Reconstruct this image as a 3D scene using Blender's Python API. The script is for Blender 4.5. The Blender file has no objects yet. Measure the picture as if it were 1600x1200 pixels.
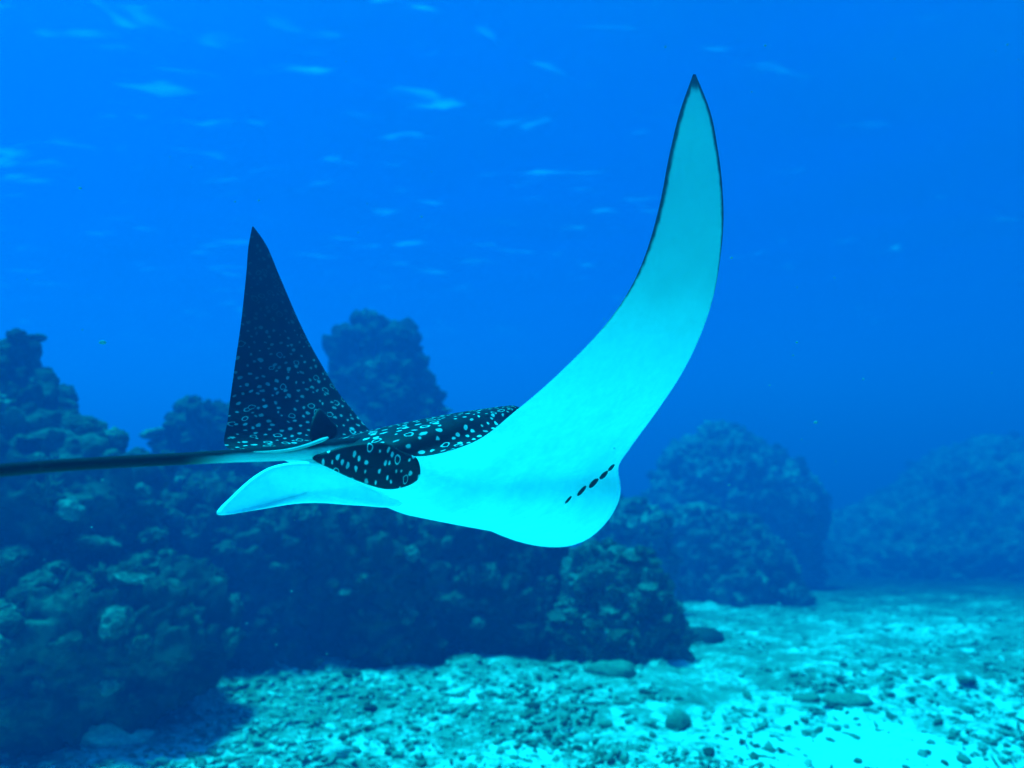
import bpy, math, random
import numpy as np
from mathutils import Vector, Matrix
from mathutils.bvhtree import BVHTree

random.seed(7)
rng = np.random.default_rng(7)
scene = bpy.context.scene
C = scene.collection

# ------------------------------------------------------------------ camera
CAM_H = 2.6                       # metres above the near seabed
HFOV_F = 1256.0                   # focal length in photo pixels (1600 wide)
PITCH = math.atan(90.0 / HFOV_F)  # horizon sits 90 px under the middle
cd = bpy.data.cameras.new('camera')
cam = bpy.data.objects.new('camera', cd)
C.objects.link(cam)
cam.location = (0, 0, CAM_H)
cam.rotation_euler = (math.pi / 2 + PITCH, 0, 0)
cd.sensor_width = 36.0
cd.lens = 36.0 * HFOV_F / 1600.0
cd.clip_start = 0.02
cd.clip_end = 1000
cd.dof.use_dof = True
cd.dof.focus_distance = 2.4
cd.dof.aperture_fstop = 1.7
scene.camera = cam

# ------------------------------------------------------------------ sky, sun, exposure
SUN = Vector((-0.22, 0.04, 0.95)).normalized()
w = bpy.data.worlds.new('World')
scene.world = w
w.use_nodes = True
nt = w.node_tree
nt.nodes.clear()
sky = nt.nodes.new('ShaderNodeTexSky')
sky.sky_type = 'NISHITA'
sky.sun_disc = False
sky.sun_elevation = math.asin(SUN.z)
sky.sun_rotation = math.atan2(SUN.x, SUN.y)
bg = nt.nodes.new('ShaderNodeBackground')
bg.inputs['Strength'].default_value = 0.06
wo = nt.nodes.new('ShaderNodeOutputWorld')
nt.links.new(sky.outputs[0], bg.inputs[0])
nt.links.new(bg.outputs[0], wo.inputs[0])
sl = bpy.data.lights.new('sun', 'SUN')
sl.energy = 5.0
sl.angle = math.radians(12.0)
sl.color = (1.0, 0.97, 0.92)
so = bpy.data.objects.new('sun', sl)
C.objects.link(so)
so.rotation_euler = SUN.to_track_quat('Z', 'Y').to_euler()
so.location = SUN * 30

vs = scene.view_settings
vs.view_transform = 'Standard'
vs.look = 'None'
vs.gamma = 1.0
vs.use_curve_mapping = False
vs.exposure = 1.82
scene.render.engine = 'CYCLES'
cy = scene.cycles
cy.use_denoising = True
cy.max_bounces = 4
cy.diffuse_bounces = 2
cy.glossy_bounces = 2
cy.transmission_bounces = 2
cy.transparent_max_bounces = 8
cy.volume_bounces = 0
cy.caustics_reflective = False
cy.caustics_refractive = False
cy.use_adaptive_sampling = True
cy.adaptive_threshold = 0.02

SURF_Z = 9.5        # height of the water surface
REACH = 180.0       # half width of the built water

# ------------------------------------------------------------------ helpers
FWD = np.array([0, math.cos(PITCH), math.sin(PITCH)])
UPV = np.array([0, -math.sin(PITCH), math.cos(PITCH)])
CAM = np.array([0, 0, CAM_H])


def at(px, py, d):
    """a point in the place seen at photo pixel px, py at depth d"""
    return CAM + FWD * d + np.array([1.0, 0, 0]) * ((px - 800) / HFOV_F * d) + UPV * (-(py - 600) / HFOV_F * d)


def _hash(ix, iy, iz, seed):
    h = (ix * 374761393 + iy * 668265263 + iz * 2147483647 + seed * 974634777) & 0xFFFFFFFF
    h = ((h ^ (h >> 13)) * 1274126177) & 0xFFFFFFFF
    h = (h ^ (h >> 16)) & 0xFFFFFFFF
    h = (h * 2246822519) & 0xFFFFFFFF
    return ((h ^ (h >> 15)) & 0xFFFFFF) / float(0xFFFFFF)


def vnoise(p, seed=0):
    i = np.floor(p).astype(np.int64)
    f = p - i
    u = f * f * f * (f * (f * 6 - 15) + 10)
    r = 0
    for dx in (0, 1):
        for dy in (0, 1):
            for dz in (0, 1):
                wgt = (u[:, 0] if dx else 1 - u[:, 0]) * (u[:, 1] if dy else 1 - u[:, 1]) * (u[:, 2] if dz else 1 - u[:, 2])
                r = r + wgt * _hash(i[:, 0] + dx, i[:, 1] + dy, i[:, 2] + dz, seed)
    return r * 2 - 1


def fbm(p, oct=4, seed=0, gain=0.5):
    a, r, s = 1.0, 0, 0
    for k in range(oct):
        r = r + a * vnoise(p * (2.03 ** k) + 17.3 * k, seed + k)
        s += a
        a *= gain
    return r / s


def worley(p, seed=0):
    i = np.floor(p).astype(np.int64)
    best = np.full(len(p), 9.0)
    for dx in (-1, 0, 1):
        for dy in (-1, 0, 1):
            for dz in (-1, 0, 1):
                c = i + np.array([dx, dy, dz])
                q = np.stack([c[:, k] + _hash(c[:, 0], c[:, 1], c[:, 2], seed + 31 * k) for k in range(3)], 1)
                best = np.minimum(best, ((q - p) ** 2).sum(1))
    return np.sqrt(best)


def mesh_obj(name, verts, faces, mats, parent=None, smooth=True, face_mat=None, attrs=None):
    me = bpy.data.meshes.new(name)
    me.from_pydata([tuple(v) for v in verts], [], [tuple(f) for f in faces])
    for m in (mats if isinstance(mats, (list, tuple)) else [mats]):
        me.materials.append(m)
    if face_mat is not None:
        me.polygons.foreach_set('material_index', np.asarray(face_mat, dtype=np.int32))
    me.polygons.foreach_set('use_smooth', np.full(len(me.polygons), smooth))
    if attrs:
        for k, (typ, data) in attrs.items():
            a = me.attributes.new(k, typ, 'POINT')
            data = np.asarray(data, dtype=np.float32)
            a.data.foreach_set('vector' if typ == 'FLOAT_VECTOR' else 'value', data.ravel())
    me.update()
    o = bpy.data.objects.new(name, me)
    C.objects.link(o)
    if parent is not None:
        o.parent = parent
    return o


def tag(o, label=None, cat=None, group=None, kind=None):
    for k, v in (('label', label), ('category', cat), ('group', group), ('kind', kind)):
        if v:
            o[k] = v
    return o


def empty(name, loc=(0, 0, 0)):
    o = bpy.data.objects.new(name, None)
    C.objects.link(o)
    o.location = loc
    return o


class NT:
    """small node-tree helper"""

    def __init__(self, name):
        self.m = bpy.data.materials.new(name)
        self.m.use_nodes = True
        self.t = self.m.node_tree
        self.t.nodes.clear()
        self.out = self.t.nodes.new('ShaderNodeOutputMaterial')

    def n(self, typ, **kw):
        nd = self.t.nodes.new(typ)
        ins = kw.pop('ins', {})
        for k, v in kw.items():
            setattr(nd, k, v)
        for k, v in ins.items():
            if isinstance(v, bpy.types.NodeSocket):
                self.t.links.new(v, nd.inputs[k])
            else:
                nd.inputs[k].default_value = v
        return nd

    def math(self, op, a, b=0.0, c=0.0, clamp=False):
        return self.n('ShaderNodeMath', operation=op, use_clamp=clamp, ins={0: a, 1: b, 2: c}).outputs[0]

    def ramp(self, fac, stops):
        r = self.n('ShaderNodeValToRGB', ins={0: fac})
        els = r.color_ramp.elements
        while len(els) < len(stops):
            els.new(0.5)
        for e, (p, c) in zip(els, stops):
            e.position = p
            e.color = (*c, 1) if len(c) == 3 else c
        return r.outputs[0]

    def smooth(self, v, lo, hi):
        return self.n('ShaderNodeMapRange', interpolation_type='SMOOTHSTEP', ins={0: v, 1: lo, 2: hi, 3: 0.0, 4: 1.0}).outputs[0]

    def mix(self, f, a, b):
        return self.n('ShaderNodeMix', data_type='RGBA', ins={0: f, 6: a, 7: b}).outputs[2]

    def surface(self, color, rough=0.8, spec=0.2, bump=None, strength=0.3, dist=0.02):
        p = self.n('ShaderNodeBsdfPrincipled')
        for k, v in (('Base Color', color), ('Roughness', rough), ('Specular IOR Level', spec)):
            if isinstance(v, bpy.types.NodeSocket):
                self.t.links.new(v, p.inputs[k])
            else:
                p.inputs[k].default_value = (*v, 1) if isinstance(v, tuple) and len(v) == 3 else v
        if bump is not None:
            b = self.n('ShaderNodeBump', ins={'Height': bump, 'Strength': strength, 'Distance': dist})
            self.t.links.new(b.outputs[0], p.inputs['Normal'])
        self.t.links.new(p.outputs[0], self.out.inputs[0])
        return self.m


# ------------------------------------------------------------------ materials
def mat_seabed():
    k = NT('seabed_sand')
    co = k.n('ShaderNodeNewGeometry').outputs['Position']
    sep = k.n('ShaderNodeSeparateXYZ', ins={0: co})
    x, y = sep.outputs[0], sep.outputs[1]
    big = k.n('ShaderNodeTexNoise', ins={'Vector': co, 'Scale': 0.55, 'Detail': 5.0, 'Roughness': 0.6}).outputs[0]
    mid = k.n('ShaderNodeTexNoise', ins={'Vector': co, 'Scale': 3.2, 'Detail': 6.0, 'Roughness': 0.65, 'Distortion': 0.6}).outputs[0]
    fin = k.n('ShaderNodeTexNoise', ins={'Vector': co, 'Scale': 17.0, 'Detail': 5.0, 'Roughness': 0.7}).outputs[0]
    vor = k.n('ShaderNodeTexVoronoi', ins={'Vector': co, 'Scale': 9.0, 'Randomness': 1.0}).outputs['Distance']
    # clean sand on the near right; unseen nearer sand brightened to bounce light upward
    near = k.smooth(y, 8.7, 6.3)
    right = k.smooth(x, -1.0, 2.6)
    sand_and_bounce = k.math('MAXIMUM', k.math('MULTIPLY', near, right), k.math('MULTIPLY', k.smooth(y, 6.2, 5.0), 1.6))
    v = k.math('MULTIPLY_ADD', big, 0.9, k.math('MULTIPLY', mid, 0.75))
    v = k.math('MULTIPLY_ADD', fin, 0.45, v)
    v = k.math('MULTIPLY_ADD', sand_and_bounce, 0.26, v)
    v = k.math('MULTIPLY_ADD', vor, 0.10, v)
    # deeper slope darkened to fade into the far ridge, as haze would
    v = k.math('MULTIPLY_ADD', k.smooth(y, 15.0, 34.0), -0.42, v)
    col = k.ramp(k.math('MULTIPLY', v, 0.76), [(0.56, (0.06, 0.057, 0.040)), (0.70, (0.16, 0.152, 0.11)), (0.83, (0.30, 0.285, 0.22)), (0.98, (0.82, 0.79, 0.69))])
    h = k.math('MULTIPLY_ADD', fin, 0.5, k.math('MULTIPLY', vor, 0.7))
    return k.surface(col, 0.95, 0.05, h, 0.9, 0.04)


def mat_rubble():
    k = NT('coral_rubble_mix')
    sh = k.n('ShaderNodeAttribute', attribute_name='tone').outputs['Fac']
    co = k.n('ShaderNodeNewGeometry').outputs['Position']
    n = k.n('ShaderNodeTexNoise', ins={'Vector': co, 'Scale': 22.0, 'Detail': 4.0}).outputs[0]
    f = k.math('MULTIPLY_ADD', n, 0.5, k.math('SUBTRACT', sh, 0.25))
    col = k.ramp(f, [(0.05, (0.05, 0.05, 0.03)), (0.4, (0.17, 0.16, 0.11)), (0.75, (0.42, 0.40, 0.32)), (1.0, (0.74, 0.71, 0.62))])
    return k.surface(col, 0.95, 0.05, n, 0.6, 0.02)


def mat_reef(name, dark, mid, pale, scale=1.0):
    k = NT(name)
    co = k.n('ShaderNodeNewGeometry').outputs['Position']
    a = k.n('ShaderNodeTexNoise', ins={'Vector': co, 'Scale': 1.6 * scale, 'Detail': 6.0, 'Roughness': 0.62, 'Distortion': 0.8}).outputs[0]
    b = k.n('ShaderNodeTexNoise', ins={'Vector': co, 'Scale': 9.0 * scale, 'Detail': 5.0, 'Roughness': 0.7}).outputs[0]
    v = k.n('ShaderNodeTexVoronoi', ins={'Vector': co, 'Scale': 7.0 * scale, 'Randomness': 1.0}).outputs['Distance']
    f = k.math('MULTIPLY_ADD', b, 0.55, k.math('MULTIPLY', a, 0.6))
    col = k.ramp(f, [(0.42, dark), (0.56, mid), (0.68, pale)])
    h = k.math('MULTIPLY_ADD', b, 0.6, k.math('MULTIPLY', v, -0.5))
    return k.surface(col, 0.95, 0.08, h, 0.8, 0.06)


def mat_plain(name, col, rough=0.9, scale=20.0, var=0.4):
    k = NT(name)
    co = k.n('ShaderNodeTexCoord').outputs['Object']
    n = k.n('ShaderNodeTexNoise', ins={'Vector': co, 'Scale': scale, 'Detail': 4.0}).outputs[0]
    c2 = tuple(c * (1 - var) for c in col)
    cc = k.ramp(n, [(0.3, c2), (0.7, col)])
    return k.surface(cc, rough, 0.15, n, 0.4, 0.01)


def mat_back():
    """dark skin of the upper side with pale spots and rings"""
    k = NT('ray_spotted_back')
    fl = k.n('ShaderNodeAttribute', attribute_name='flat').outputs['Vector']
    wob = k.n('ShaderNodeTexNoise', noise_dimensions='2D', ins={'Vector': fl, 'Scale': 9.0, 'Detail': 2.0})
    wob2 = k.n('ShaderNodeTexNoise', noise_dimensions='2D', ins={'Vector': fl, 'Scale': 34.0, 'Detail': 1.0})
    fl2 = k.n('ShaderNodeVectorMath', operation='MULTIPLY_ADD', ins={0: wob2.outputs[1], 1: (0.012, 0.012, 0), 2: fl}).outputs[0]
    off = k.n('ShaderNodeVectorMath', operation='MULTIPLY_ADD', ins={0: wob.outputs[1], 1: (0.02, 0.02, 0), 2: fl2}).outputs[0]

    def layer(scale, seed, dot_lo, dot_hi, p_dot, ring_r, ring_w, stretch):
        mp = k.n('ShaderNodeMapping', ins={'Vector': off, 'Location': (seed, seed * 1.7, 0), 'Rotation': (0, 0, 0.35), 'Scale': stretch}).outputs[0]
        vo = k.n('ShaderNodeTexVoronoi', voronoi_dimensions='2D', ins={'Vector': mp, 'Scale': scale, 'Randomness': 0.72})
        d = vo.outputs['Distance']
        rc = k.n('ShaderNodeSeparateColor', ins={0: vo.outputs['Color']})
        r, g = rc.outputs[0], rc.outputs[1]
        rad = k.math('MULTIPLY_ADD', g, dot_hi - dot_lo, dot_lo)
        dd = k.math('SUBTRACT', d, rad)
        dot = k.smooth(dd, 0.05, -0.05)
        ring = k.smooth(k.math('ABSOLUTE', k.math('SUBTRACT', d, k.math('MULTIPLY_ADD', g, 0.08, ring_r))), ring_w, ring_w * 0.35)
        isdot = k.math('LESS_THAN', r, p_dot)
        isring = k.math('GREATER_THAN', r, p_dot + 0.05)
        return k.math('MAXIMUM', k.math('MULTIPLY', dot, isdot), k.math('MULTIPLY', ring, isring))

    s = layer(27.0, 3.1, 0.12, 0.25, 0.82, 0.27, 0.085, (1.45, 0.80, 1))
    tone = k.n('ShaderNodeTexNoise', noise_dimensions='2D', ins={'Vector': fl, 'Scale': 14.0, 'Detail': 3.0}).outputs[0]
    sk = k.ramp(tone, [(0.3, (0.004, 0.0045, 0.006)), (0.7, (0.010, 0.011, 0.013))])
    fade = k.n('ShaderNodeAttribute', attribute_name='fade').outputs['Fac']
    s = k.math('MULTIPLY', s, fade)
    sp = k.ramp(tone, [(0.3, (0.30, 0.30, 0.29)), (0.7, (0.60, 0.60, 0.57))])
    return k.surface(k.mix(s, sk, sp), 0.6, 0.12, tone, 0.15, 0.004)


def mat_belly():
    k = NT('ray_white_belly')
    fl = k.n('ShaderNodeAttribute', attribute_name='flat').outputs['Vector']
    ed = k.n('ShaderNodeAttribute', attribute_name='edge').outputs['Fac']
    n = k.n('ShaderNodeTexNoise', noise_dimensions='2D', ins={'Vector': fl, 'Scale': 6.0, 'Detail': 4.0}).outputs[0]
    n2 = k.n('ShaderNodeTexNoise', noise_dimensions='2D', ins={'Vector': fl, 'Scale': 40.0, 'Detail': 3.0}).outputs[0]
    wht = k.ramp(k.math('MULTIPLY_ADD', n2, 0.3, k.math('MULTIPLY', n, 0.7)), [(0.30, (0.74, 0.75, 0.75)), (0.6, (0.90, 0.90, 0.89))])
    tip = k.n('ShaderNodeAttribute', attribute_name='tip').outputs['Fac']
    dusk_shade = k.smooth(k.math('MULTIPLY_ADD', n, 0.22, tip), 0.36, 0.86)  # dusky tip pigment, also painting in the weaker light up the wing
    wht = k.mix(dusk_shade, wht, (0.46, 0.48, 0.49, 1))
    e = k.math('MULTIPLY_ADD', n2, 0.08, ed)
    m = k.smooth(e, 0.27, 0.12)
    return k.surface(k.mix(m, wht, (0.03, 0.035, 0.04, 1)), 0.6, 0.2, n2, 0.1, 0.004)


M = {}
M['seabed'] = mat_seabed()
M['rubble'] = mat_rubble()
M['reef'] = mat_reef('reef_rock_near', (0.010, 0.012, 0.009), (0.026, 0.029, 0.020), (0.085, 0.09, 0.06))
M['reef_far'] = mat_reef('reef_rock_far', (0.030, 0.032, 0.025), (0.085, 0.088, 0.066), (0.26, 0.26, 0.20), 0.6)  # lighter than the near rock; haze brightening put into the colour
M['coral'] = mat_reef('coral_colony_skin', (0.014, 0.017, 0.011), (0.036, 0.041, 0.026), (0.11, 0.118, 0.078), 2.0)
M['coral_pale'] = mat_reef('coral_colony_pale', (0.03, 0.035, 0.024), (0.08, 0.087, 0.06), (0.22, 0.225, 0.17), 2.2)
M['back'] = mat_back()
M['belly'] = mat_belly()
M['black'] = mat_plain('ray_black_skin', (0.012, 0.013, 0.016), 0.6, 30)
M['slit'] = mat_plain('gill_slit_dark', (0.02, 0.02, 0.022), 0.8, 30)


# ------------------------------------------------------------------ water surface, water body
def build_surface():
    k = NT('water_surface_film')
    co = k.n('ShaderNodeNewGeometry').outputs['Position']
    mp = k.n('ShaderNodeMapping', ins={'Vector': co, 'Scale': (0.42, 0.80, 1)}).outputs[0]
    n1 = k.n('ShaderNodeTexNoise', ins={'Vector': mp, 'Scale': 1.5, 'Detail': 2.0, 'Roughness': 0.45, 'Distortion': 0.5}).outputs[0]
    n2 = k.n('ShaderNodeTexNoise', ins={'Vector': co, 'Scale': 0.13, 'Detail': 1.0}).outputs[0]
    sx = k.n('ShaderNodeSeparateXYZ', ins={0: co})
    # painted glint patches stand denser over the left side
    glint_bias = k.math('MULTIPLY', k.smooth(sx.outputs[0], 14.0, -8.0), 0.07)
    f = k.math('MULTIPLY_ADD', n2, 0.25, k.math('ADD', n1, k.math('SUBTRACT', glint_bias, 0.05)))
    glint = k.smooth(f, 0.74, 0.97)
    tr = k.n('ShaderNodeBsdfTransparent', ins={0: (0.003, 0.70, 0.98, 1)})
    gl = k.n('ShaderNodeBsdfGlossy', ins={0: (0.01, 0.58, 1.0, 1), 'Roughness': 0.4})
    tl = k.n('ShaderNodeBsdfTranslucent', ins={0: (0.003, 0.60, 0.95, 1)})
    fr = k.n('ShaderNodeFresnel', ins={'IOR': 1.33})
    a = k.n('ShaderNodeMixShader', ins={0: fr.outputs[0], 1: tr.outputs[0], 2: gl.outputs[0]})
    b = k.n('ShaderNodeMixShader', ins={0: k.math('MULTIPLY', glint, 0.17), 1: a.outputs[0], 2: tl.outputs[0]})
    k.t.links.new(b.outputs[0], k.out.inputs[0])
    n = 240
    xs = np.linspace(-REACH, REACH, n)
    X, Y = np.meshgrid(xs, xs)
    X, Y = X.ravel(), Y.ravel()
    p = np.stack([X * 0.35, Y * 0.6, X * 0], 1)
    Z = SURF_Z + 0.22 * fbm(p, 3, 5) + 0.10 * np.sin(X * 0.9 + Y * 0.6)
    idx = np.arange(n * n).reshape(n, n)
    f = np.stack([idx[:-1, :-1], idx[:-1, 1:], idx[1:, 1:], idx[1:, :-1]], -1).reshape(-1, 4)
    o = mesh_obj('water_surface', np.stack([X, Y, Z], 1), f, k.m)
    tag(o, kind='structure')


build_surface()


# ------------------------------------------------------------------ seabed
def floor_z(x, y):
    x = np.asarray(x, float)
    y = np.asarray(y, float)
    p = np.stack([x, y, 0 * x], 1)
    far = np.clip(y - 9.5, 0, 36)
    z = -0.13 * far + 0.10 * fbm(p * 0.5, 3, 11) + 0.11 * fbm(p * 1.9, 4, 12)
    lump = np.clip(0.55 - worley(p * 2.3, 40), 0, 1)
    z += 0.10 * lump * (fbm(p * 0.8, 2, 14) > -0.1)
    # rubble bank rising towards the reef on the left
    z += 0.35 * np.clip((-x - 0.8 - 0.0 * y) / 3.0, 0, 1) * np.clip((y - 4.5) / 4.0, 0, 1)
    return z


def fz(x, y):
    return float(floor_z([x], [y])[0])


def build_seabed():
    rad = np.concatenate([np.linspace(0.0, 3.8, 10)[:-1], 3.8 * (28 / 3.8) ** np.linspace(0, 1, 420), np.geomspace(29, REACH * 1.41, 40)])
    ang = np.concatenate([np.linspace(-45, 45, 420), np.linspace(45, 315, 60)[1:-1]])
    A = np.radians(ang)
    R, T = np.meshgrid(rad, A, indexing='ij')
    X, Y = (R * np.sin(T)).ravel(), (R * np.cos(T)).ravel()
    lim = REACH - 0.5
    X, Y = np.clip(X, -lim, lim), np.clip(Y, -lim, lim)
    Z = floor_z(X, Y)
    nr, na = len(rad), len(ang)
    idx = np.arange(nr * na).reshape(nr, na)
    nx = np.roll(idx, -1, axis=1)
    f = np.stack([idx[:-1], nx[:-1], nx[1:], idx[1:]], -1).reshape(-1, 4)[:, ::-1]
    o = mesh_obj('seabed', np.stack([X, Y, Z], 1), f, M['seabed'])
    tag(o, kind='structure')


build_seabed()


# ------------------------------------------------------------------ coral shapes shared by the reef pieces
def ico(sub):
    import bmesh
    bm = bmesh.new()
    bmesh.ops.create_icosphere(bm, subdivisions=sub, radius=1.0)
    v = np.array([x.co[:] for x in bm.verts])
    f = np.array([[x.index for x in q.verts] for q in bm.faces])
    bm.free()
    return v, f


ICO3, ICO2, ICO1 = ico(4), ico(3), ico(2)


def coral_mesh(kind, seed, mat):
    v, f = ICO3
    v = v.copy()
    n = v.copy()
    s = seed * 7.7
    if kind == 'knob':
        d = 1 + 0.30 * fbm(n * 1.5 + s, 3, seed) + 0.42 * (0.5 - worley(n * 2.2 + s, seed))
        v = n * d[:, None] * np.array([1, 1, 0.8])
    elif kind == 'plate':
        r = np.linalg.norm(n[:, :2], axis=1)
        th = np.arctan2(n[:, 1], n[:, 0])
        lob = 1 + 0.16 * vnoise(np.stack([np.cos(th) * 1.7 + s, np.sin(th) * 1.7, 0 * th], 1), seed) + 0.05 * np.sin(th * 5 + s)
        v[:, :2] *= lob[:, None] * (0.75 + 0.5 * r[:, None])
        v[:, 2] = n[:, 2] * 0.34 + 0.12 * r ** 2 + 0.22 * fbm(n * 2.5 + s, 3, seed) + 0.15 * (0.5 - worley(n * 3.0 + s, seed))
    else:  # finger cluster
        c = worley(n * 2.6 + s, seed)
        d = 0.55 + 0.75 * np.clip(0.62 - c, 0, 1) * 1.8 + 0.12 * fbm(n * 4 + s, 2, seed)
        v = n * d[:, None]
        v[:, 2] *= 1.15
    me = bpy.data.meshes.new('coral_' + kind)
    me.from_pydata([tuple(x) for x in v], [], [tuple(x) for x in f])
    me.materials.append(mat)
    me.polygons.foreach_set('use_smooth', np.full(len(f), True))
    return me


CORALS = []
for kind, names in (('knob', 8), ('plate', 2), ('cluster', 5)):
    for q in range(names):
        CORALS.append(('coral_' + kind, coral_mesh(kind, 3 + q * 5 + len(kind), M['coral'] if q % 4 else M['coral_pale'])))


def reef(name, label, cat, d, rows, base_extra=0.6, squash=0.8, knob=0.22, rough=0.28, n_parts=40, psize=(0.10, 0.30), seed=1, mat='reef', group=None, res=(190, 320)):
    """a mass of coral rock: widths by height give the body, noise and coral colonies give the surface"""
    rows = sorted(rows)
    ys = np.array([r[0] for r in rows], float)
    zl = np.array([at(800, r[0], d)[2] for r in rows])
    xl = np.array([(r[1] - 800) / HFOV_F * d for r in rows])
    xr = np.array([(r[2] - 800) / HFOV_F * d for r in rows])
    cy0 = at(800, ys.mean(), d)[1]
    zbot = zl[-1] - base_extra
    o = np.argsort(zl)
    zl, xl, xr = np.append(zbot, zl[o]), np.append(xl[o][0], xl[o]), np.append(xr[o][0], xr[o])
    nz, na = res
    top = zl[-1]
    t = np.linspace(0, 1, nz)
    zz = zbot + (top - zbot) * (1 - (1 - t) ** 1.15)
    L, Rr = np.interp(zz, zl, xl), np.interp(zz, zl, xr)
    # rounded crown: close the last bit
    cap = 12
    hw = (Rr - L) / 2
    cx = (L + Rr) / 2
    ztop = zz[-1]
    zs, hws, cxs = list(zz), list(hw), list(cx)
    for q in range(1, cap + 1):
        a = q / cap * math.pi / 2
        zs.append(ztop + 0.22 * hw[-1] * math.sin(a))
        hws.append(hw[-1] * math.cos(a) + 1e-3)
        cxs.append(cx[-1])
    zs, hws, cxs = map(np.array, (zs, hws, cxs))
    n = len(zs)
    th = np.linspace(0, 2 * math.pi, na, endpoint=False)
    depth = np.minimum(hws * squash, hws.max() * squash * 0.9)
    X = cxs[:, None] + hws[:, None] * np.cos(th)
    Y = cy0 + depth[:, None] * np.sin(th)
    Z = np.repeat(zs[:, None], na, 1)
    P = np.stack([X, Y, Z], -1)
    du = np.roll(P, -1, 1) - np.roll(P, 1, 1)
    dv = np.gradient(P, axis=0)
    N = np.cross(du, dv)
    N /= np.linalg.norm(N, axis=-1, keepdims=True) + 1e-9
    p, nn = P.reshape(-1, 3), N.reshape(-1, 3)
    s = seed * 13.7
    size = hws.max()
    big = fbm(p * (1.3 / size) + s, 2, seed) * 0.12 * size
    c1 = (0.48 - worley(p * (1.0 / (knob * 2.6)) + s, seed + 1)) * knob * 0.95
    c2 = (0.5 - worley(p * (1.0 / (knob * 0.9)) + s, seed + 2)) * knob * 0.75
    ridge = (1 - 2 * np.abs(fbm(p * np.array([1.9, 1.9, 1.5]) + s, 4, seed + 3))) * rough * 0.5
    c3 = (0.5 - worley(p * (1.0 / (knob * 0.42)) + s, seed + 6)) * knob * 0.42
    fine = c3 + fbm(p * 9 + s, 3, seed + 4) * rough * 0.22
    disp = big + c1 + c2 + ridge + fine
    wts = np.ones(n)
    wts[-cap:] = np.linspace(1, 0.55, cap)
    disp = disp * np.repeat(wts, na)
    nrm = nn.copy()
    nrm[:, 2] += 0.1
    q = p + nrm * disp[:, None]
    idx = np.arange(n * na).reshape(n, na)
    nx = np.roll(idx, -1, 1)
    f = np.stack([idx[:-1], nx[:-1], nx[1:], idx[1:]], -1).reshape(-1, 4).tolist()
    f.append(idx[-1].tolist())
    root = empty(name, (float(cx[0]), float(cy0), float(zbot + base_extra)))
    tag(root, label, cat, group)
    off = np.array(root.location)
    body = mesh_obj('reef_rock', q - off, f, M[mat], root)
    # coral colonies growing on it, mostly on ledges that catch light
    me = body.data
    pn = np.zeros(len(me.polygons) * 3, dtype=np.float32)
    pc = np.zeros(len(me.polygons) * 3, dtype=np.float32)
    me.polygons.foreach_get('normal', pn)
    me.polygons.foreach_get('center', pc)
    pn, pc = pn.reshape(-1, 3), pc.reshape(-1, 3)
    ar = np.zeros(len(me.polygons), dtype=np.float32)
    me.polygons.foreach_get('area', ar)
    wgt = ar * np.clip(pn[:, 2] + 0.35, 0, 1) ** 2 * (pn[:, 1] < 0.35) * (pc[:, 2] > 0.02)
    wgt[-1] = 0
    wgt /= wgt.sum()
    r = np.random.default_rng(seed)
    for i in r.choice(len(wgt), n_parts, p=wgt):
        nm, m = CORALS[int(r.integers(len(CORALS)))]
        c = bpy.data.objects.new(nm, m)
        C.objects.link(c)
        c.parent = root
        sc = float(r.uniform(*psize)) * (0.65 if 'plate' in nm else 0.62)
        c.location = pc[i] + pn[i] * sc * 0.15
        nv = Vector(pn[i].tolist())
        up = (nv * 0.5 + Vector((0, 0, 1)) * (1.2 if 'plate' in nm else 0.6)).normalized()
        c.rotation_euler = (up.to_track_quat('Z', 'Y') @ Matrix.Rotation(float(r.uniform(0, 6.28)), 3, 'Z').to_quaternion()).to_euler()
        c.scale = (sc, sc * float(r.uniform(0.7, 1.1)), sc * float(r.uniform(0.7, 1.15)))
    return root


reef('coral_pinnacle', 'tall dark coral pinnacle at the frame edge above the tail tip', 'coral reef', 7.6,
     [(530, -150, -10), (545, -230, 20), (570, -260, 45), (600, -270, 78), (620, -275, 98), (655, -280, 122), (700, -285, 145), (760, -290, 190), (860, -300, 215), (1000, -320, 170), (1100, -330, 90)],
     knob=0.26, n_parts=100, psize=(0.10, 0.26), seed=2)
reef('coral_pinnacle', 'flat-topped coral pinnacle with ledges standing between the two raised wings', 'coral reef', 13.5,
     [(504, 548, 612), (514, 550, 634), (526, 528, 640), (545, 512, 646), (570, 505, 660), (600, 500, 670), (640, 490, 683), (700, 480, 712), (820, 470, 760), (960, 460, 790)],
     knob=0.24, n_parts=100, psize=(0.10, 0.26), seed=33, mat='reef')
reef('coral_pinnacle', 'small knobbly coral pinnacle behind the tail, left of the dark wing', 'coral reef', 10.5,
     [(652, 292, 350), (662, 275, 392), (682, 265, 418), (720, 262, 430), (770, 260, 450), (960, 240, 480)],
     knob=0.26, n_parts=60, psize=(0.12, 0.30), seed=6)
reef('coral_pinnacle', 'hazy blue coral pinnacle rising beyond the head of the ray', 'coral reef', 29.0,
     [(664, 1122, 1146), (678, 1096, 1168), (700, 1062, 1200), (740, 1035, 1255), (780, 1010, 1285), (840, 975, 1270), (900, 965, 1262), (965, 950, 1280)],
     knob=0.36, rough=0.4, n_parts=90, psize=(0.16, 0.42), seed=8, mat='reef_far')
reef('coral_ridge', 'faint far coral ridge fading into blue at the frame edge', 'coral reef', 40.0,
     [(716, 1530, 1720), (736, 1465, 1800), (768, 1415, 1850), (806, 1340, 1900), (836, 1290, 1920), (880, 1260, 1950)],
     knob=0.5, rough=0.6, n_parts=90, psize=(0.25, 0.6), seed=10, mat='reef_far')
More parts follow.
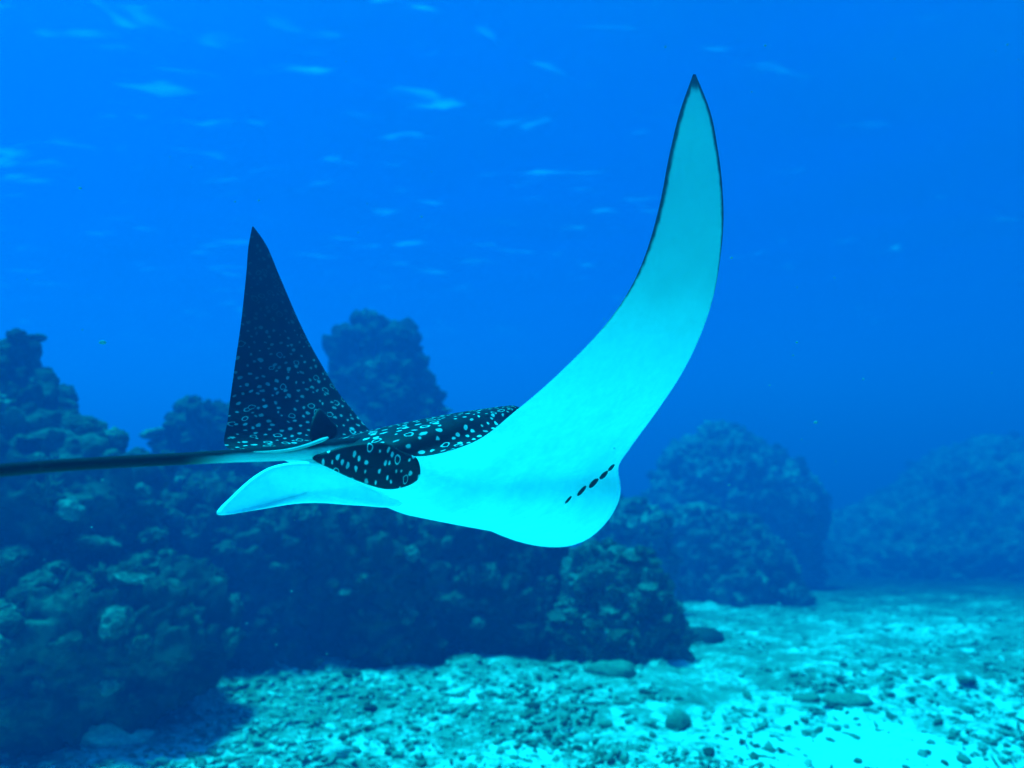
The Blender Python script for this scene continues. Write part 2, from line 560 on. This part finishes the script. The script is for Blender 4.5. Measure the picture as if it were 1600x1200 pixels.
reef('coral_mound', 'dark coral mound under the tail, above the lit foreground mound', 'coral reef', 9.2,
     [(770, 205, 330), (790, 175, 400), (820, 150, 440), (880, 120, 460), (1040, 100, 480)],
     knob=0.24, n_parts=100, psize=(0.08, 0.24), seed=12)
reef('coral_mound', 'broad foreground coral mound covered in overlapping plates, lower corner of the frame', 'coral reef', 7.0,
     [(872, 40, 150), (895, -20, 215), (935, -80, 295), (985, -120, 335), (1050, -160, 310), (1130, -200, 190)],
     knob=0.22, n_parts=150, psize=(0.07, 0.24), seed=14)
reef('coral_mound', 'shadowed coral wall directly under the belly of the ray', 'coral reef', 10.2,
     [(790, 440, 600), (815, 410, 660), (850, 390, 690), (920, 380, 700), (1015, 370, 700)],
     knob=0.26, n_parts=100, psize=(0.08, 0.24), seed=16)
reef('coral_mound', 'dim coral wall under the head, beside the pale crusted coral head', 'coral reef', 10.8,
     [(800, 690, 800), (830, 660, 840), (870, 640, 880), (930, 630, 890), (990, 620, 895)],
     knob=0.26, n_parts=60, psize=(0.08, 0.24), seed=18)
reef('coral_boulder', 'pale crusted coral head at the end of the reef below the ray', 'coral reef', 10.2,
     [(874, 910, 970), (890, 890, 1005), (920, 878, 1035), (960, 870, 1050), (1000, 862, 1060)],
     knob=0.16, n_parts=90, psize=(0.06, 0.20), seed=20, mat='coral_pale')
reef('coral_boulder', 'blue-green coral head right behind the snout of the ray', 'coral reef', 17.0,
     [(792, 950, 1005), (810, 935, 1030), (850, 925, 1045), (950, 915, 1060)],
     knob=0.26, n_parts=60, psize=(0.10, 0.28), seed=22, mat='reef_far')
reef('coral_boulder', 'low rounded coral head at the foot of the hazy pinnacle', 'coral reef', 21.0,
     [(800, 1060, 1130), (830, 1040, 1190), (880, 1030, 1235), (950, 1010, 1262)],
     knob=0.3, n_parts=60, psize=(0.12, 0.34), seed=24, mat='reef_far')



# ------------------------------------------------------------------ rubble
def floor_at(px, py):
    o = CAM
    v = at(px, py, 1.0) - CAM
    t = 2.6 / max(1e-3, -v[2])
    for _ in range(12):
        q = o + v * t
        t += (q[2] - fz(q[0], q[1])) / max(0.05, -v[2]) * 0.8
    q = o + v * t
    return q


ICO0 = ico(1)


def chunk(seed, long, base):
    v, f = base
    d = 1 + 0.75 * vnoise(v * 1.3 + seed * 3.1, seed) + 0.35 * vnoise(v * 3.1 + seed, seed + 5)
    return v * np.clip(d, 0.3, 2)[:, None] * np.array(long), f


SHAPES = [(1, 0.6, 0.45), (1, 0.35, 0.3), (0.8, 0.8, 0.4), (1, 0.5, 0.6), (1.2, 0.3, 0.25), (0.9, 0.75, 0.3), (1, 0.8, 0.7), (1.4, 0.26, 0.22)]
CH = [chunk(31 + i, l, ICO0) for i, l in enumerate(SHAPES * 2)]
CHB = [chunk(61 + i, l, ICO1) for i, l in enumerate(SHAPES)]


def rotm(r):
    a, b, c = r.uniform(0, 6.283), r.normal(0, 0.35), r.normal(0, 0.35)
    return np.array(Matrix.Rotation(a, 3, 'Z') @ Matrix.Rotation(b, 3, 'X') @ Matrix.Rotation(c, 3, 'Y'))


def build_rubble():
    r = np.random.default_rng(99)
    n = 26000
    px = r.uniform(-150, 1750, n)
    py = 905 + 400 * r.uniform(0, 1, n) ** 0.85
    hz = CAM + 0
    dirs = np.array([at(a, b, 1.0) for a, b in zip(px, py)]) - CAM
    t = 2.6 / -dirs[:, 2]
    for _ in range(10):
        q = CAM + dirs * t[:, None]
        t += (q[:, 2] - floor_z(q[:, 0], q[:, 1])) / np.maximum(0.08, -dirs[:, 2]) * 0.7
    q = CAM + dirs * t[:, None]
    keep = (t < 26) & (t > 2)
    dens = fbm(np.stack([q[:, 0], q[:, 1], 0 * t], 1) * 0.9, 3, 77) + 0.35 * (q[:, 0] < 0.8) + 0.2 * (q[:, 1] > 9)
    keep &= dens * 1.7 > r.uniform(-0.8, 0.9, n)
    q = q[keep]
    V, F, T = [], [], []
    b = 0
    for p in q:
        s = 0.010 + 0.050 * r.uniform(0, 1) ** 3.5
        pool = CHB if s > 0.026 else CH
        v, f = pool[int(r.integers(len(pool)))]
        m = rotm(r)
        V.append((v * s) @ m.T + p + np.array([0, 0, s * 0.15]))
        F.append(f + b)
        T.append(np.full(len(v), np.clip(r.normal(0.50 if (p[0] > 0 and p[1] < 9.5) else 0.64, 0.17), 0, 1)))
        b += len(v)
    o = mesh_obj('coral_rubble', np.concatenate(V), np.concatenate(F).tolist(), M['rubble'], smooth=True, attrs={'tone': ('FLOAT', np.concatenate(T))})
    tag(o, 'loose broken coral rubble strewn over the sand', 'rubble', kind='stuff')


build_rubble()


def rock_mesh(seed, shape, mat, sub=ICO2):
    v, f = sub
    d = 1 + 0.4 * fbm(v * 1.3 + seed * 2.3, 3, seed) + 0.25 * (0.5 - worley(v * 2.0 + seed, seed)) + 0.06 * fbm(v * 6 + seed, 2, seed + 1)
    me = bpy.data.meshes.new('rock')
    me.from_pydata([tuple(x) for x in v * d[:, None] * np.array(shape)], [], [tuple(x) for x in f])
    me.materials.append(mat)
    me.polygons.foreach_set('use_smooth', np.full(len(f), True))
    return me


M['rock_pale'] = mat_plain('dead_coral_rock', (0.62, 0.60, 0.50), 0.95, 9, 0.5)
M['rock_mid'] = mat_plain('algae_coral_rock', (0.28, 0.28, 0.19), 0.95, 9, 0.6)
M['rock_dark'] = mat_plain('dark_turf_rock', (0.06, 0.065, 0.045), 0.95, 9, 0.5)
ROCKS = {t: [rock_mesh(50 + 3 * i + 11 * j, s, M['rock_' + t]) for i, s in enumerate([(1, 0.6, 0.4), (1, 0.8, 0.5), (1.2, 0.45, 0.35)])] for j, t in enumerate(('pale', 'mid', 'dark'))}


def rock(px, py, size, tone, label, group=None, name='coral_rock', shape=0, rz=0.0, tilt=0.0, sz=1.0):
    p = floor_at(px, py)
    o = bpy.data.objects.new(name, ROCKS[tone][shape])
    C.objects.link(o)
    o.location = p + np.array([0, 0, size * 0.12])
    o.rotation_euler = (tilt, tilt * 0.5, rz)
    o.scale = (size, size, size * sz)
    tag(o, label, 'rock', group)
    return o


rock(958, 1056, 0.26, 'mid', 'dull smooth oblong rock lying alone on the rubble flat below the head', shape=0, rz=0.1, sz=1.3)
rock(1105, 1004, 0.30, 'dark', 'dark rounded rock beside the pale crusted coral head', shape=1, rz=0.6, sz=1.3)
rock(525, 1178, 0.13, 'pale', 'bright sand patch shaped as a pale rock at the lower edge of the frame', shape=0, rz=0.4, sz=1.0)  # pale rock shape stands in for a bright clear patch of sand
rock(165, 1156, 0.26, 'pale', 'long pale slab tilted against the foreground coral mound', shape=2, rz=0.35, tilt=0.25)
rock(1325, 1100, 0.24, 'mid', 'low dull algae-covered rock ringed by bright sand', shape=0, rz=0.1, sz=0.7)
rock(1260, 1094, 0.15, 'mid', 'small dull rock beside the low algae-covered rock on bright sand', shape=0, rz=0.4, sz=0.7)
rock(1060, 1135, 0.14, 'mid', 'pointed grey rock standing upright on bright sand', shape=1, rz=0.9, tilt=0.7, sz=1.9)
rock(705, 1005, 0.17, 'mid', 'upright stubby rock at the foot of the shadowed coral wall', shape=1, rz=0.2, tilt=0.3, sz=2.6)
rr = np.random.default_rng(5)
LOOSE = {'pale': [], 'mid': [], 'dark': []}
for i in range(30):
    px, py = rr.uniform(300, 1580), rr.uniform(985, 1190)
    if py < 1030 and px < 620:
        continue
    tone = ('pale', 'mid', 'dark')[int(rr.choice(3, p=[0.4, 0.4, 0.2]))]
    o = rock(px, py, rr.uniform(0.05, 0.11), tone, None, None, shape=int(rr.integers(3)), rz=rr.uniform(0, 6.28), tilt=rr.normal(0, 0.25), sz=rr.uniform(0.7, 1.3))
    LOOSE[tone].append((px, o))
NTH = ['first', 'second', 'third', 'fourth', 'fifth', 'sixth', 'seventh', 'eighth', 'ninth', 'tenth', 'eleventh', 'twelfth', 'thirteenth', 'fourteenth', 'fifteenth']
for tone, word in (('pale', 'pale'), ('mid', 'olive grey'), ('dark', 'dark')):
    for i, (_, o) in enumerate(sorted(LOOSE[tone], key=lambda t: t[0])):
        tag(o, word + ' fist-sized coral rock, ' + NTH[i] + ' from left among the ' + word + ' ones on rubble', 'rock', word + ' coral rocks strewn on the seabed')


def build_fan_coral():
    """small green cone-shaped coral at the reef foot"""
    p = floor_at(1048, 1008)
    root = empty('fan_coral', p)
    tag(root, 'small green triangular soft coral at the foot of the pale crusted head', 'coral')
    r = np.random.default_rng(3)
    M['fan'] = mat_plain('green_soft_coral', (0.20, 0.34, 0.14), 0.9, 14)
    for i in range(9):
        a = i / 8 * 2 - 1
        v, f = ICO2
        d = 1 + 0.25 * fbm(v * 2 + i, 2, i)
        h = 0.17 * (1 - 0.6 * abs(a)) + 0.02
        q = v * d[:, None] * np.array([0.045, 0.04, h]) + np.array([a * 0.17 + 0.03, r.normal(0, 0.04), h * 0.8 - 0.03])
        mesh_obj('lobe', q, f.tolist(), M['fan'], root)


build_fan_coral()


# ------------------------------------------------------------------ the ray
def hermite(ts, P, t):
    ts = np.asarray(ts, float)
    P = np.asarray(P, float)
    m = np.gradient(P, ts, axis=0)
    i = np.clip(np.searchsorted(ts, t, side='right') - 1, 0, len(ts) - 2)
    h = (ts[i + 1] - ts[i])
    u = ((t - ts[i]) / h)
    sh = (-1,) + (1,) * (P.ndim - 1)
    u, h = u.reshape(sh), h.reshape(sh)
    return (2 * u ** 3 - 3 * u ** 2 + 1) * P[i] + (u ** 3 - 2 * u ** 2 + u) * h * m[i] + (-2 * u ** 3 + 3 * u ** 2) * P[i + 1] + (u ** 3 - u ** 2) * h * m[i + 1]


# span position, leading edge and trailing edge (each traced where it stands, with its own distance)
ST = [
    (-1.00, (396, 354, 2.800), (394, 354, 2.790)),
    (-0.95, (412, 376, 2.840), (389, 380, 2.760)),
    (-0.84, (436, 430, 2.900), (385, 425, 2.710)),
    (-0.70, (466, 500, 2.960), (377, 500, 2.650)),
    (-0.54, (500, 566, 3.010), (365, 585, 2.580)),
    (-0.40, (543, 632, 3.050), (356, 655, 2.510)),
    (-0.30, (598, 690, 3.080), (353, 698, 2.450)),
    (-0.20, (690, 730, 3.080), (405, 706, 2.360)),
    (-0.12, (780, 752, 3.050), (460, 706, 2.260)),
    (-0.06, (868, 778, 3.020), (492, 702, 2.190)),
    (0.00, (932, 782, 2.970), (525, 702, 2.150)),
    (0.06, (961, 760, 2.900), (600, 701, 2.150)),
    (0.12, (963, 727, 2.830), (652, 713, 2.180)),
    (0.20, (985, 697, 2.750), (735, 693, 2.200)),
    (0.30, (1026, 642, 2.670), (808, 640, 2.200)),
    (0.42, (1069, 576, 2.590), (880, 577, 2.190)),
    (0.56, (1106, 492, 2.500), (955, 496, 2.170)),
    (0.70, (1125, 405, 2.420), (1003, 412, 2.150)),
    (0.82, (1130, 318, 2.340), (1031, 318, 2.140)),
    (0.91, (1121, 230, 2.270), (1048, 232, 2.135)),
    (0.97, (1106, 163, 2.210), (1066, 163, 2.130)),
    (1.00, (1087, 116, 2.160), (1083, 116, 2.150)),
]


def build_ray():
    ts = [a[0] for a in ST]
    LE = np.array([at(*a[1]) for a in ST])
    TE = np.array([at(*a[2]) for a in ST])
    ns, nv = 281, 97
    s = np.sin(np.linspace(-1, 1, ns) * math.pi / 2 * 0.999)
    s = 0.45 * s + 0.55 * np.linspace(-1, 1, ns)
    v = (1 - np.cos(np.linspace(0, math.pi, nv))) / 2
    L, T = hermite(ts, LE, s), hermite(ts, TE, s)
    P = L[:, None] * (1 - v)[None, :, None] + T[:, None] * v[None, :, None]
    ds, dv = np.gradient(P, axis=0), np.gradient(P, axis=1)
    N = np.cross(dv, ds)
    N /= np.linalg.norm(N, axis=-1, keepdims=True) + 1e-12
    # soften the normals along the span so thick parts stay regular
    for _ in range(10):
        N[1:-1] = (N[:-2] + 2 * N[1:-1] + N[2:]) / 4
    N /= np.linalg.norm(N, axis=-1, keepdims=True) + 1e-12
    chord = np.linalg.norm(L - T, axis=1)
    S, Vv = np.meshgrid(s, v, indexing='ij')
    foil = np.sqrt(np.clip(Vv, 0, 1)) * (1 - Vv) * 2.6
    wing = (0.030 * np.clip(chord / 0.8, 0, 1) ** 1.2)[:, None] * foil * 0.75
    core = np.exp(-(np.abs(S) / 0.145) ** 2.4)
    rise = lambda x, e: np.clip(x, 0, 1) ** e
    prof_up = rise(Vv * 3.2, 0.55) * rise((1 - Vv) * 1.6, 0.8)
    prof_dn = rise(Vv * 7.0, 0.50) * rise((1 - Vv) * 3.0, 0.75) * (0.77 - 0.08 * Vv + 0.175 * np.exp(-((Vv - 0.12) / 0.12) ** 2))
    lean = np.exp(-(np.abs(S + 0.03) / 0.15) ** 2.4)
    up = wing + 0.255 * core * prof_up
    dn = wing + 0.176 * lean * prof_dn
    D = P + N * up[..., None]
    B = P - N * dn[..., None]
    nn = ns * nv
    idx = np.arange(nn).reshape(ns, nv)
    q = np.stack([idx[:-1, :-1], idx[1:, :-1], idx[1:, 1:], idx[:-1, 1:]], -1).reshape(-1, 4)
    # dorsal faces wind one way, belly faces the other; the belly shares the rim vertices
    bidx = idx + nn
    bidx = bidx.copy()
    bidx[:, 0], bidx[:, -1], bidx[0, :], bidx[-1, :] = idx[:, 0], idx[:, -1], idx[0, :], idx[-1, :]
    qb = np.stack([bidx[:-1, :-1], bidx[:-1, 1:], bidx[1:, 1:], bidx[1:, :-1]], -1).reshape(-1, 4)
    verts = np.concatenate([D.reshape(-1, 3), B.reshape(-1, 3)])
    rim = (Vv == 0) | (Vv == 1)
    verts[:nn][rim.ravel()] = P.reshape(-1, 3)[rim.ravel()]
    used = np.zeros(2 * nn, bool)
    used[np.unique(np.concatenate([q.ravel(), qb.ravel()]))] = True
    remap = np.cumsum(used) - 1
    faces = np.concatenate([remap[q], remap[qb]])
    fm = np.concatenate([np.zeros(len(q)), np.ones(len(qb))])
    # skin coordinates in metres, for the pattern
    mid = P[:, nv // 2]
    arc = np.concatenate([[0], np.cumsum(np.linalg.norm(np.diff(mid, axis=0), axis=1))])
    arc -= np.interp(0, s, arc)
    flat = np.stack([np.repeat(arc[:, None], nv, 1), (Vv - 0.5) * chord[:, None], 0 * Vv], -1).reshape(-1, 3)
    ed = np.minimum(Vv, 1 - Vv) * chord[:, None] * 9
    tipd = (1 - np.abs(S)) * 9
    ed = np.minimum(ed, tipd * 1.2) + 0.30 * np.clip((0.80 - np.abs(S)) * 2.0, 0, 1)
    fade = 0.10 + 0.90 * np.clip((0.72 - np.abs(S)) / 0.42, 0, 1)
    two = lambda a: np.concatenate([a, a])[used]
    root = empty('eagle_ray', at(700, 770, 2.55))
    tag(root, 'spotted ray with white belly swimming away, both wings raised above the reef', 'ray')
    off = np.array(root.location)
    V = verts[used]
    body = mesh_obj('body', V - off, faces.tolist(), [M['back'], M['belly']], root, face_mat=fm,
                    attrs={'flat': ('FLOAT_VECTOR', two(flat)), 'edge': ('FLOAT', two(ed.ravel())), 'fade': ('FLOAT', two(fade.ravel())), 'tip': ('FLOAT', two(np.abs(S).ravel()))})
    bvh = BVHTree.FromPolygons([Vector(x) for x in V], [tuple(x) for x in faces.tolist()])

    def lobe(name, pts, thick, mats, rings=14, bulge=None):
        """a fin lobe: closed outline, thin rim, thicker middle; first material faces the first side"""
        pts = np.array([at(*p) for p in pts])
        m = len(pts)
        tt = np.linspace(0, m, m * 8, endpoint=False)
        i = np.floor(tt).astype(int)
        u = (tt - i)[:, None]
        p0, p1, p2, p3 = pts[(i - 1) % m], pts[i % m], pts[(i + 1) % m], pts[(i + 2) % m]
        o = 0.5 * (2 * p1 + (p2 - p0) * u + (2 * p0 - 5 * p1 + 4 * p2 - p3) * u ** 2 + (3 * p1 - p0 - 3 * p2 + p3) * u ** 3)
        c = o.mean(0)
        nrm = np.zeros(3)
        for a, b in zip(o, np.roll(o, -1, 0)):
            nrm += np.cross(a - c, b - c)
        nrm /= np.linalg.norm(nrm)
        k = len(o)
        V, fl = [], []
        for side in (1, -1):
            for r in range(rings):
                f = r / rings
                ringp = o * (1 - f) + c * f
                h = thick * (1 - (1 - f) ** 2.2) ** 0.6
                V.append(ringp + nrm * side * h)
            V.append((c + nrm * side * thick)[None])
        V = np.concatenate(V)
        per = k * rings + 1
        F, fm2 = [], []
        for sd in (0, 1):
            b = sd * per
            for r in range(rings - 1):
                for j in range(k):
                    j2 = (j + 1) % k
                    a0 = (r * k + j) if r == 0 else b + r * k + j
                    a1 = (r * k + j2) if r == 0 else b + r * k + j2
                    qd = [a0, a1, b + (r + 1) * k + j2, b + (r + 1) * k + j]
                    F.append(qd if sd == 0 else qd[::-1])
                    fm2.append(sd)
            for j in range(k):
                tr = [b + (rings - 1) * k + j, b + (rings - 1) * k + (j + 1) % k, b + rings * k]
                F.append(tr if sd == 0 else tr[::-1])
                fm2.append(sd)
        e1 = o[0] - c
        e1 /= np.linalg.norm(e1)
        e2 = np.cross(nrm, e1)
        fl = 1.3 * np.stack([(V - c) @ e1 + 0.37, (V - c) @ e2 + 1.13, np.zeros(len(V))], 1)
        used = np.ones(len(V), bool)
        used[per:per + k] = False
        rm = np.cumsum(used) - 1
        F = [[int(rm[x]) for x in f] for f in F]
        return mesh_obj(name, V[used] - off, F, mats, root, face_mat=fm2,
                        attrs={'flat': ('FLOAT_VECTOR', fl[used]), 'edge': ('FLOAT', np.full(used.sum(), 3.0)), 'fade': ('FLOAT', np.ones(used.sum()))})

    # outline runs anticlockwise in the picture for the camera-facing first side
    lobe('pelvic_fin', [(488, 716, 2.06), (520, 734, 2.07), (560, 752, 2.09), (600, 764, 2.11), (628, 762, 2.12), (650, 752, 2.135), (657, 738, 2.135), (651, 716, 2.12), (628, 705, 2.11), (600, 692, 2.10), (555, 694, 2.08), (515, 704, 2.07)],
         0.010, [M['back'], M['belly']])
    lobe('pelvic_fin', [(339, 804, 2.20), (400, 797, 2.20), (455, 788, 2.22), (500, 786, 2.25), (560, 790, 2.29), (625, 790, 2.33), (640, 750, 2.35), (560, 735, 2.28), (490, 722, 2.22), (435, 726, 2.20), (400, 742, 2.20), (365, 772, 2.20)],
         0.014, [M['belly'], M['back']])
    lobe('dorsal_fin', [(488, 690, 2.22), (522, 684, 2.30), (527, 668, 2.31), (516, 655, 2.29), (500, 638, 2.26), (490, 650, 2.23), (485, 670, 2.21)],
         0.008, [M['black'], M['black']], rings=8)

    # tail: long whip towards the camera and out of the frame
    tp = [(560, 697, 2.22, .028), (515, 701, 2.13, .025), (440, 708, 2.02, .021), (370, 712, 1.94, .0175), (300, 716, 1.86, .0155), (200, 721, 1.75, .0145), (100, 727, 1.63, .0140),
          (0, 735, 1.50, .0135), (-120, 745, 1.38, .0125), (-300, 760, 1.28, .010), (-600, 790, 1.20, .007), (-1000, 850, 1.15, .004)]
    tpp = np.array([at(*a[:3]) for a in tp])
    tr = np.array([a[3] for a in tp])
    tt = np.linspace(0, len(tp) - 1, 160)
    pos = hermite(np.arange(len(tp)), tpp, tt)
    rad = np.interp(tt, np.arange(len(tp)), tr) * 0.92
    tang = np.gradient(pos, axis=0)
    tang /= np.linalg.norm(tang, axis=1, keepdims=True)
    sd = np.cross(tang, [0, 0, 1.0])
    sd /= np.linalg.norm(sd, axis=1, keepdims=True)
    upv = np.cross(sd, tang)
    na = 20
    th = np.linspace(0, 2 * math.pi, na, endpoint=False)
    V = pos[:, None] + rad[:, None, None] * (np.cos(th)[None, :, None] * sd[:, None] + np.sin(th)[None, :, None] * upv[:, None])
    idx = np.arange(len(tt) * na).reshape(len(tt), na)
    nx = np.roll(idx, -1, 1)
    F = np.stack([idx[:-1], nx[:-1], nx[1:], idx[1:]], -1).reshape(-1, 4).tolist()
    k = NT('ray_tail_skin')
    al = k.n('ShaderNodeAttribute', attribute_name='along').outputs['Fac']
    ud = k.n('ShaderNodeAttribute', attribute_name='upper').outputs['Fac']
    nz = k.n('ShaderNodeTexNoise', ins={'Vector': k.n('ShaderNodeTexCoord').outputs['Object'], 'Scale': 26.0, 'Detail': 3.0}).outputs[0]
    pale = k.math('MULTIPLY', k.smooth(al, 4.3, 2.8), k.smooth(k.math('MULTIPLY_ADD', nz, 0.5, ud), 0.75, 0.15))
    bands = k.math('MULTIPLY', k.smooth(nz, 0.60, 0.72), 0.03)
    f = k.math('MAXIMUM', pale, bands)
    mt = k.surface(k.mix(f, (0.005, 0.006, 0.008, 1), (0.42, 0.44, 0.44, 1)), 0.6, 0.08)
    mesh_obj('tail', V.reshape(-1, 3) - off, F, mt, root,
             attrs={'along': ('FLOAT', np.repeat(tt, na)), 'upper': ('FLOAT', np.tile(np.sin(th), len(tt)))})

    # venomous spine lying on the tail base
    a, b = at(512, 684, 2.10), at(395, 706, 1.94)
    dirv = (b - a) / np.linalg.norm(b - a)
    sdv = np.cross(dirv, [0, 0, 1.0])
    sdv /= np.linalg.norm(sdv)
    uv = np.cross(sdv, dirv)
    V, F = [], []
    for i in range(24):
        t = i / 23
        r = 0.0055 * (1 - t) ** 0.6 * min(1, 0.5 + t * 6) + 0.0004
        for j in range(8):
            an = j / 8 * 2 * math.pi
            V.append(a + (b - a) * t + uv * 0.012 * math.sin(t * 3.14) * -1 + sdv * math.cos(an) * r * 1.5 + uv * math.sin(an) * r)
    for i in range(23):
        for j in range(8):
            F.append([i * 8 + j, i * 8 + (j + 1) % 8, i * 8 + 8 + (j + 1) % 8, i * 8 + 8 + j])
    mesh_obj('tail_spine', np.array(V) - off, F, mat_plain('spine_horn', (0.5, 0.5, 0.46), 0.5, 30, 0.3), root)

    # gill slits on the belly
    v, f = ICO1
    for px, py, ln, wd in ((888, 781, 15, 4.0), (909, 767, 20, 6.0), (928, 754, 21, 8.0), (943, 743, 20, 7.0), (955, 731, 15, 5.0)):
        tgt = at(px, py, 1.0)
        hit, nor, _, _ = bvh.ray_cast(Vector(CAM), Vector(tgt - CAM).normalized())
        if hit is None:
            print('slit misses', px, py)
            continue
        nr, h0 = np.array(nor), np.array(hit)

        def onskin(dx, dy):
            dirv = at(px + dx, py + dy, 1.0) - CAM
            return CAM + dirv * (((h0 - CAM) @ nr) / (dirv @ nr)) - h0

        axis, ort = onskin(ln * 0.34, -ln * 0.40), onskin(wd * 0.40, wd * 0.30)
        q = h0 + np.outer(v[:, 0], axis) + np.outer(v[:, 1], ort) + np.outer(v[:, 2], nr) * 0.002
        mesh_obj('gill_slit', q - off, f.tolist(), M['slit'], root)
    return root


build_ray()


# ------------------------------------------------------------------ small things in the water
def build_specks():
    r = np.random.default_rng(21)
    spots = [(160, 535, 3.4, 5), (160, 750, 1.5, 2.0), (1275, 660, 3.4, 3), (1245, 535, 2.6, 2), (1143, 403, 2.5, 2), (505, 1100, 2.2, 1.6), (125, 294, 3.0, 2.5)]
    for _ in range(60):
        spots.append((r.uniform(-100, 1700), r.uniform(60, 1150), r.uniform(1.6, 5.0), r.uniform(0.8, 1.9)))
    V, F, b = [], [], 0
    v, f = ICO1
    for i, (px, py, d, s) in enumerate(spots):
        q = v * (1 + 0.35 * fbm(v * 1.6 + i * 2.2, 2, i))[:, None] * np.array([1.0, 0.8, 0.7]) * s * d / HFOV_F
        V.append(q + at(px, py, d))
        F.append(f + b)
        b += len(v)
    o = mesh_obj('drifting_particles', np.concatenate(V), np.concatenate(F).tolist(), mat_plain('plankton_specks', (0.28, 0.28, 0.26), 0.9, 30, 0.2))
    tag(o, 'tiny pale specks drifting in the blue water', 'particles', kind='stuff')


build_specks()


# ------------------------------------------------------------------ the water itself
def build_water():
    k = NT('sea_water')
    pv = k.n('ShaderNodeVolumePrincipled')
    pv.inputs['Color'].default_value = (0.01, 0.232, 0.90, 1)
    pv.inputs['Absorption Color'].default_value = (0.0, 0.10, 1.0, 1)
    pv.inputs['Density'].default_value = 0.054
    pv.inputs['Anisotropy'].default_value = 0.35
    k.t.links.new(pv.outputs[0], k.out.inputs['Volume'])
    lo, hi = -7.0, SURF_Z + 1.5
    r = REACH
    V = [(-r, -r, lo), (r, -r, lo), (r, r, lo), (-r, r, lo), (-r, -r, hi), (r, -r, hi), (r, r, hi), (-r, r, hi)]
    F = [(0, 3, 2, 1), (4, 5, 6, 7), (0, 1, 5, 4), (1, 2, 6, 5), (2, 3, 7, 6), (3, 0, 4, 7)]
    o = mesh_obj('haze', V, F, k.m, smooth=False)
    tag(o, kind='stuff')


build_water()
